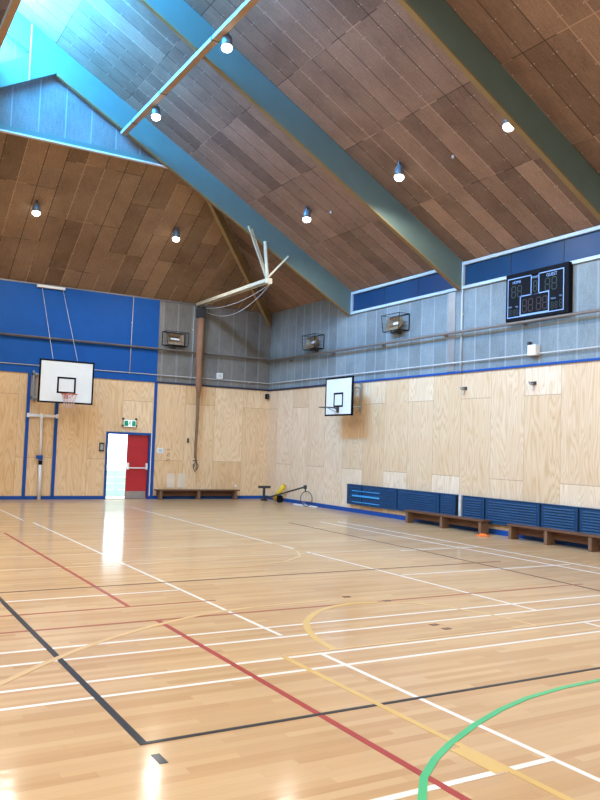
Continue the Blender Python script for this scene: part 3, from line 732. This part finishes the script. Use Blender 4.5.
# white box right wall
t = thing('alarm_box', 'small white box on the grey right wall below the scoreboard', 'box', (XW, 11.73, 3.93))
bm = B(); bbox(bm, -.14, 0, -.11, .11, -.10, .12); obj('case', bm, MT['white'], t)
bm = B(); bbox(bm, -.1, 0, .11, .16, -.05, .2); obj('side_bracket', bm, MT['dark'], t)

# ------------------------------------------------------------------ scoreboard
SBW, SBH = 1.72, 1.03
t = thing('scoreboard', 'black electronic scoreboard with pale blue outlines and unlit digits on the right wall', 'scoreboard', (XW - .13, 12.50, 4.61), -PI / 2)
# local x runs toward the camera side (world -y), local y toward the wall (+x)
bm = B(); bbox(bm, 0, SBW, 0, .12, 0, SBH, bev=.008); obj('case', bm, MT['black'], t)
def rect(bm, x0, x1, z0, z1, w_=.014, y=-.004):
    box(bm, x0, x1, y, 0, z0, z0 + w_); box(bm, x0, x1, y, 0, z1 - w_, z1); box(bm, x0, x0 + w_, y, 0, z0 + w_, z1 - w_); box(bm, x1 - w_, x1, y, 0, z0 + w_, z1 - w_)
bm = B(); rect(bm, .06, 1.60, .07, .93, .02); rect(bm, .72, .95, .50, .93, .02); rect(bm, .42, 1.22, .09, .52, .022); obj('outline', bm, MT['sbline'], t)
def digit(bm, x, z, w_, h, s=.02):
    y = -.004
    for zz in (z, z + h / 2 - s / 2, z + h - s): box(bm, x + s, x + w_ - s, y, 0, zz, zz + s)
    for xx in (x, x + w_ - s):
        box(bm, xx, xx + s, y, 0, z + s, z + h / 2 - s / 2); box(bm, xx, xx + s, y, 0, z + h / 2 + s / 2, z + h - s)
for nm, m, lst in (('score_digit', MT['segoff2'], [(.17, .50, .13, .26), (.34, .50, .13, .26), (1.10, .52, .14, .27), (1.28, .52, .14, .27), (.785, .55, .11, .24)]),
                   ('clock_digit', MT['segoff'], [(.48, .15, .14, .28), (.65, .15, .14, .28), (.87, .15, .14, .28), (1.04, .15, .14, .28)]),
                   ('foul_digit', MT['segoff2'], [(.10, .12, .08, .14), (.22, .12, .07, .13), (.31, .12, .07, .13), (1.27, .13, .07, .14), (1.37, .13, .07, .14), (1.49, .14, .08, .16)])):
    for a in lst:
        bm = B(); digit(bm, *a, s=.022 if a[3] > .2 else .015); obj(nm, bm, m, t)
for txt, x, z, s in (('HOME', .32, .83, .085), ('GUEST', 1.28, .845, .095), ('PERIOD', .835, .86, .055), ('FOULS', .13, .31, .045), ('TOL', .33, .30, .045), ('FOULS', 1.33, .34, .045), ('TOL', 1.52, .37, .045)):
    me = fontmesh(txt, s, .001); me.materials.append(MT['sbline']); o = bpy.data.objects.new('lettering', me); C.objects.link(o); o.parent = t; o.location = (x, -.003, z); o.rotation_euler = (PI / 2, 0, 0)
for x in (.2, 1.4): bm = B(); box(bm, x, x + .1, .12, .13, .1, .9); obj('wall_mount', bm, MT['dark'], t)

# ------------------------------------------------------------------ lying netball stand and yellow pad in the corner
t = thing('netball_post', 'grey netball post lying in the far corner with its ring near the floor', 'post', (12.14, 22.6, 0))
bm = B(); bbox(bm, -.14, -.08, -.04, .04, .0, .46); bbox(bm, -.30, .10, -.05, .05, .40, .48); bbox(bm, -.16, -.04, -.12, .12, 0, .05); obj('base', bm, MT['dark'], t)
pa, pb = Vector((-.12, 0, .06)), Vector((.04, -2.3, .58))
bm = B(); tube(bm, [pa, pb], .026, 10); obj('pole', bm, MT['dark'], t, True)
bm = B(); tube(bm, [pb, pb + Vector((.02, -.02, -.15))], .02, 8); bbox(bm, pb.x - .04, pb.x + .04, pb.y - .05, pb.y + .03, pb.z - .06, pb.z + .05)
obj('ring_bracket', bm, MT['dark'], t)
rc = pb + Vector((.0, -.10, -.345)); dr = Vector((.45, -.9, 0)).normalized()
bm = B(); tube(bm, [rc + dr * .2 * math.cos(a) + Vector((0, 0, .22 * math.sin(a))) for a in [2 * PI * k / 24 for k in range(24)]], .012, 6, True); ring = obj('ring', bm, MT['dark'], t)
bm = B(); nd = Vector((0, 0, 1)).cross(dr)
for k in range(12):
    a = 2 * PI * k / 12; pts = []
    for j in range(4):
        f = j / 3; rr = .2 * (1 - .5 * f); pts.append(rc + dr * rr * math.cos(a + f * .5) + Vector((0, 0, rr * math.sin(a + f * .5) - .10 * f)) + nd * .12 * f)
    tube(bm, pts, .004, 4)
obj('net', bm, MT['netw'], ring)
bm = B(); bar(bm, (.10, -1.6, .02), (.20, -2.75, .02), .05, .035); obj('foot_rail', bm, MT['white'], t)
t = thing('post_pad', 'yellow foam post pad leaning in the far corner with a black strap block', 'pad', (12.33, 22.2, 0))
bm = B(); tube(bm, [(-.06, .1, .07), (.0, -.05, .28), (.06, -.25, .52)], [.08, .09, .085], 14); obj('foam', bm, MT['yellow'], t, True)
t2 = thing('kit_bag', 'small black kit block against the yellow pad in the far corner', 'bag', (12.2, 21.85, 0))
bm = B(); bbox(bm, -.08, .08, -.08, .08, 0, .22, bev=.03); obj('bag_body', bm, MT['black'], t2)
bm = B(); tube(bm, [(-.05, 0, .21), (-.03, 0, .27), (.03, 0, .27), (.05, 0, .21)], .012, 6); obj('handle', bm, MT['bluetrim'], t2)

# ------------------------------------------------------------------ court markings (painted on the floor: its parts)
LZ = [0.0006]
def line(col, pts, w_, lab, closed=False):
    LZ[0] += .00008; z = LZ[0]; pts = [Vector((p[0], p[1], 0)) for p in pts]; bm = B(); L = []; n = len(pts)
    for i, p in enumerate(pts):
        if closed: d = (pts[(i + 1) % n] - pts[i - 1]).normalized(); k = 1
        else:
            d0 = (pts[i] - pts[i - 1]).normalized() if i else (pts[1] - pts[0]).normalized(); d1 = (pts[i + 1] - pts[i]).normalized() if i < n - 1 else d0
            d = (d0 + d1).normalized(); k = 1 / max(.5, d.dot(d1))
        s = Vector((-d.y, d.x, 0)) * w_ / 2 * k
        L.append([bm.verts.new((q.x, q.y, zz)) for q, zz in ((p + s, z), (p - s, z), (p - s, 0), (p + s, 0))])
    for i in range(n if closed else n - 1):
        a, b = L[i], L[(i + 1) % n]
        for k in range(4): bm.faces.new((a[k], a[(k + 1) % 4], b[(k + 1) % 4], b[k]))
    if not closed: bm.faces.new(L[0][::-1]); bm.faces.new(L[-1])
    bmesh.ops.recalc_face_normals(bm, faces=bm.faces[:])
    return obj('court_line', bm, LN[col], floor, label=lab)
def arc(cx, cy_, r, a0, a1, n=40): return [(cx + r * math.cos(math.radians(a0 + (a1 - a0) * k / n)), cy_ + r * math.sin(math.radians(a0 + (a1 - a0) * k / n))) for k in range(n + 1)]
w1 = .042
line('white', [(3.68, 6.47), (3.68, 17.05)], w1, 'long white line running away')
line('white', [(3.68, -1), (3.68, 5.80)], w1, 'near white line running away')
line('white', [(3.57, 17.5), (3.57, 22.5)], w1, 'far white line on the left')
line('white', [(6.95, 11.9), (6.95, 20.5)], w1, 'far white line running away')
line('white', [(6.95, 6.42), (6.95, 11.45)], w1, 'middle white line running away')
line('white', [(6.95, 0), (6.95, 5.74)], w1, 'near right white line running away')
for y, x0 in ((6.80, -3), (6.41, -3), (5.77, -3), (5.40, -3)):
    line('white', [(x0, y), (11, y)], w1, 'white cross line')
line('pale', [(-3, 11.0), (4.2, 11.0)], w1, 'pale cross line'); line('pale', [(3.0, 11.3), (10.4, 11.3)], w1, 'pale cross line')
line('pale', [(-3, 12.2), (3.66, 12.2)], w1, 'pale cross line'); line('pale', [(4.2, 12.6), (9.0, 12.6)], w1, 'pale cross line')
line('white', [(-3, 8.82), (3.65, 8.92)], w1, 'pale cross line'); line('white', [(7.0, 8.95), (10.4, 8.92)], w1, 'pale cross line')
line('pale', [(-3, 14.9), (9.5, 14.9)], .035, 'far pale cross line')
line('white', [(1.9, 3.26), (3.69, 3.26)], .05, 'short white line at the near edge')
line('white', [(10.55, 16), (10.55, 7)], w1, 'white side line by the benches'); line('white', [(10.07, 16), (10.07, 7)], w1, 'inner white side line by the benches')
line('white', [(8.7, 11.15), (10.55, 11.15)], w1, 'short white line by the benches')
line('red', [(2.85, -1), (2.85, 7.49)], .05, 'near red line running away')
line('red', [(2.80, 8.22), (2.80, 15.3)], .045, 'far red line running away')
line('palered', [(-3, 7.49), (9, 7.49)], .04, 'red cross line'); line('palered', [(-3, 8.18), (3.8, 8.20)], .035, 'thin red cross line')
line('black', [(1.65, 4.47), (1.65, 12.5)], .05, 'thick black line')
line('black', [(1.625, 4.47), (9, 4.47)], .036, 'black cross line')
line('black', [(1.655, 4.15), (1.655, 4.29)], .05, 'short black mark')
line('brown', [(-3, 9.35), (5.7, 9.50), (9.5, 9.55)], .035, 'dark brown cross line')
line('brown', [(9.2, 16), (9.05, 11), (8.75, 6.6)], .04, 'brown line running away')
line('yellow', [(3.33, -1), (3.33, 5.79)], .05, 'yellow line running away')
line('faded', [(3.33, 5.84), (9, 5.84)], .035, 'yellow cross line')
line('faded', [(1.0, 5.84), (1.12, 5.96), (1.48, 6.33), (1.84, 6.66), (2.22, 6.95), (2.7, 7.25), (3.35, 7.56), (4.07, 7.72), (5.0, 7.75)], .06, 'yellow arc on the left')
line('yellow', [(3.86, 5.84), (3.88, 6.05), (3.93, 6.30), (4.04, 6.60), (4.18, 6.86), (4.37, 7.08), (4.6, 7.28), (4.86, 7.42), (5.15, 7.49), (5.5, 7.45)], .07, 'yellow key circle')
line('faded', [(5.5, 7.45), (5.85, 7.25), (6.1, 6.9), (6.27, 6.4), (6.33, 5.84)], .045, 'faded right side of the key circle')
line('faded', [(7.0, 12.9), (6.9, 12.2), (6.8, 11.5), (6.55, 11.0), (6.0, 10.55), (5.2, 10.3), (4.3, 10.35)], .05, 'faded yellow arc')
line('faded', [(2.9, 17.9), (11.2, 17.9)], .04, 'faint far line')
line('yellow', [(3.27, 3.24), (3.27, 3.62)], .10, 'wide yellow block')
line('green', [(2.45, 2.75), (2.62, 3.14), (2.83, 3.38), (3.05, 3.55), (3.28, 3.69), (3.66, 3.88), (4.03, 4.03), (4.40, 4.14), (4.85, 4.21), (5.3, 4.23), (5.8, 4.18), (6.3, 4.04), (6.8, 3.8)], .046, 'bright green curved line')
for x0, y0, a in ((5.30, 6.28, 0), (5.30, 6.09, 0), (5.29, 7.85, 0), (5.60, 7.48, 0)):
    line('brown', [(x0, y0), (x0 + .09, y0)], .06, 'tiny dark floor mark')
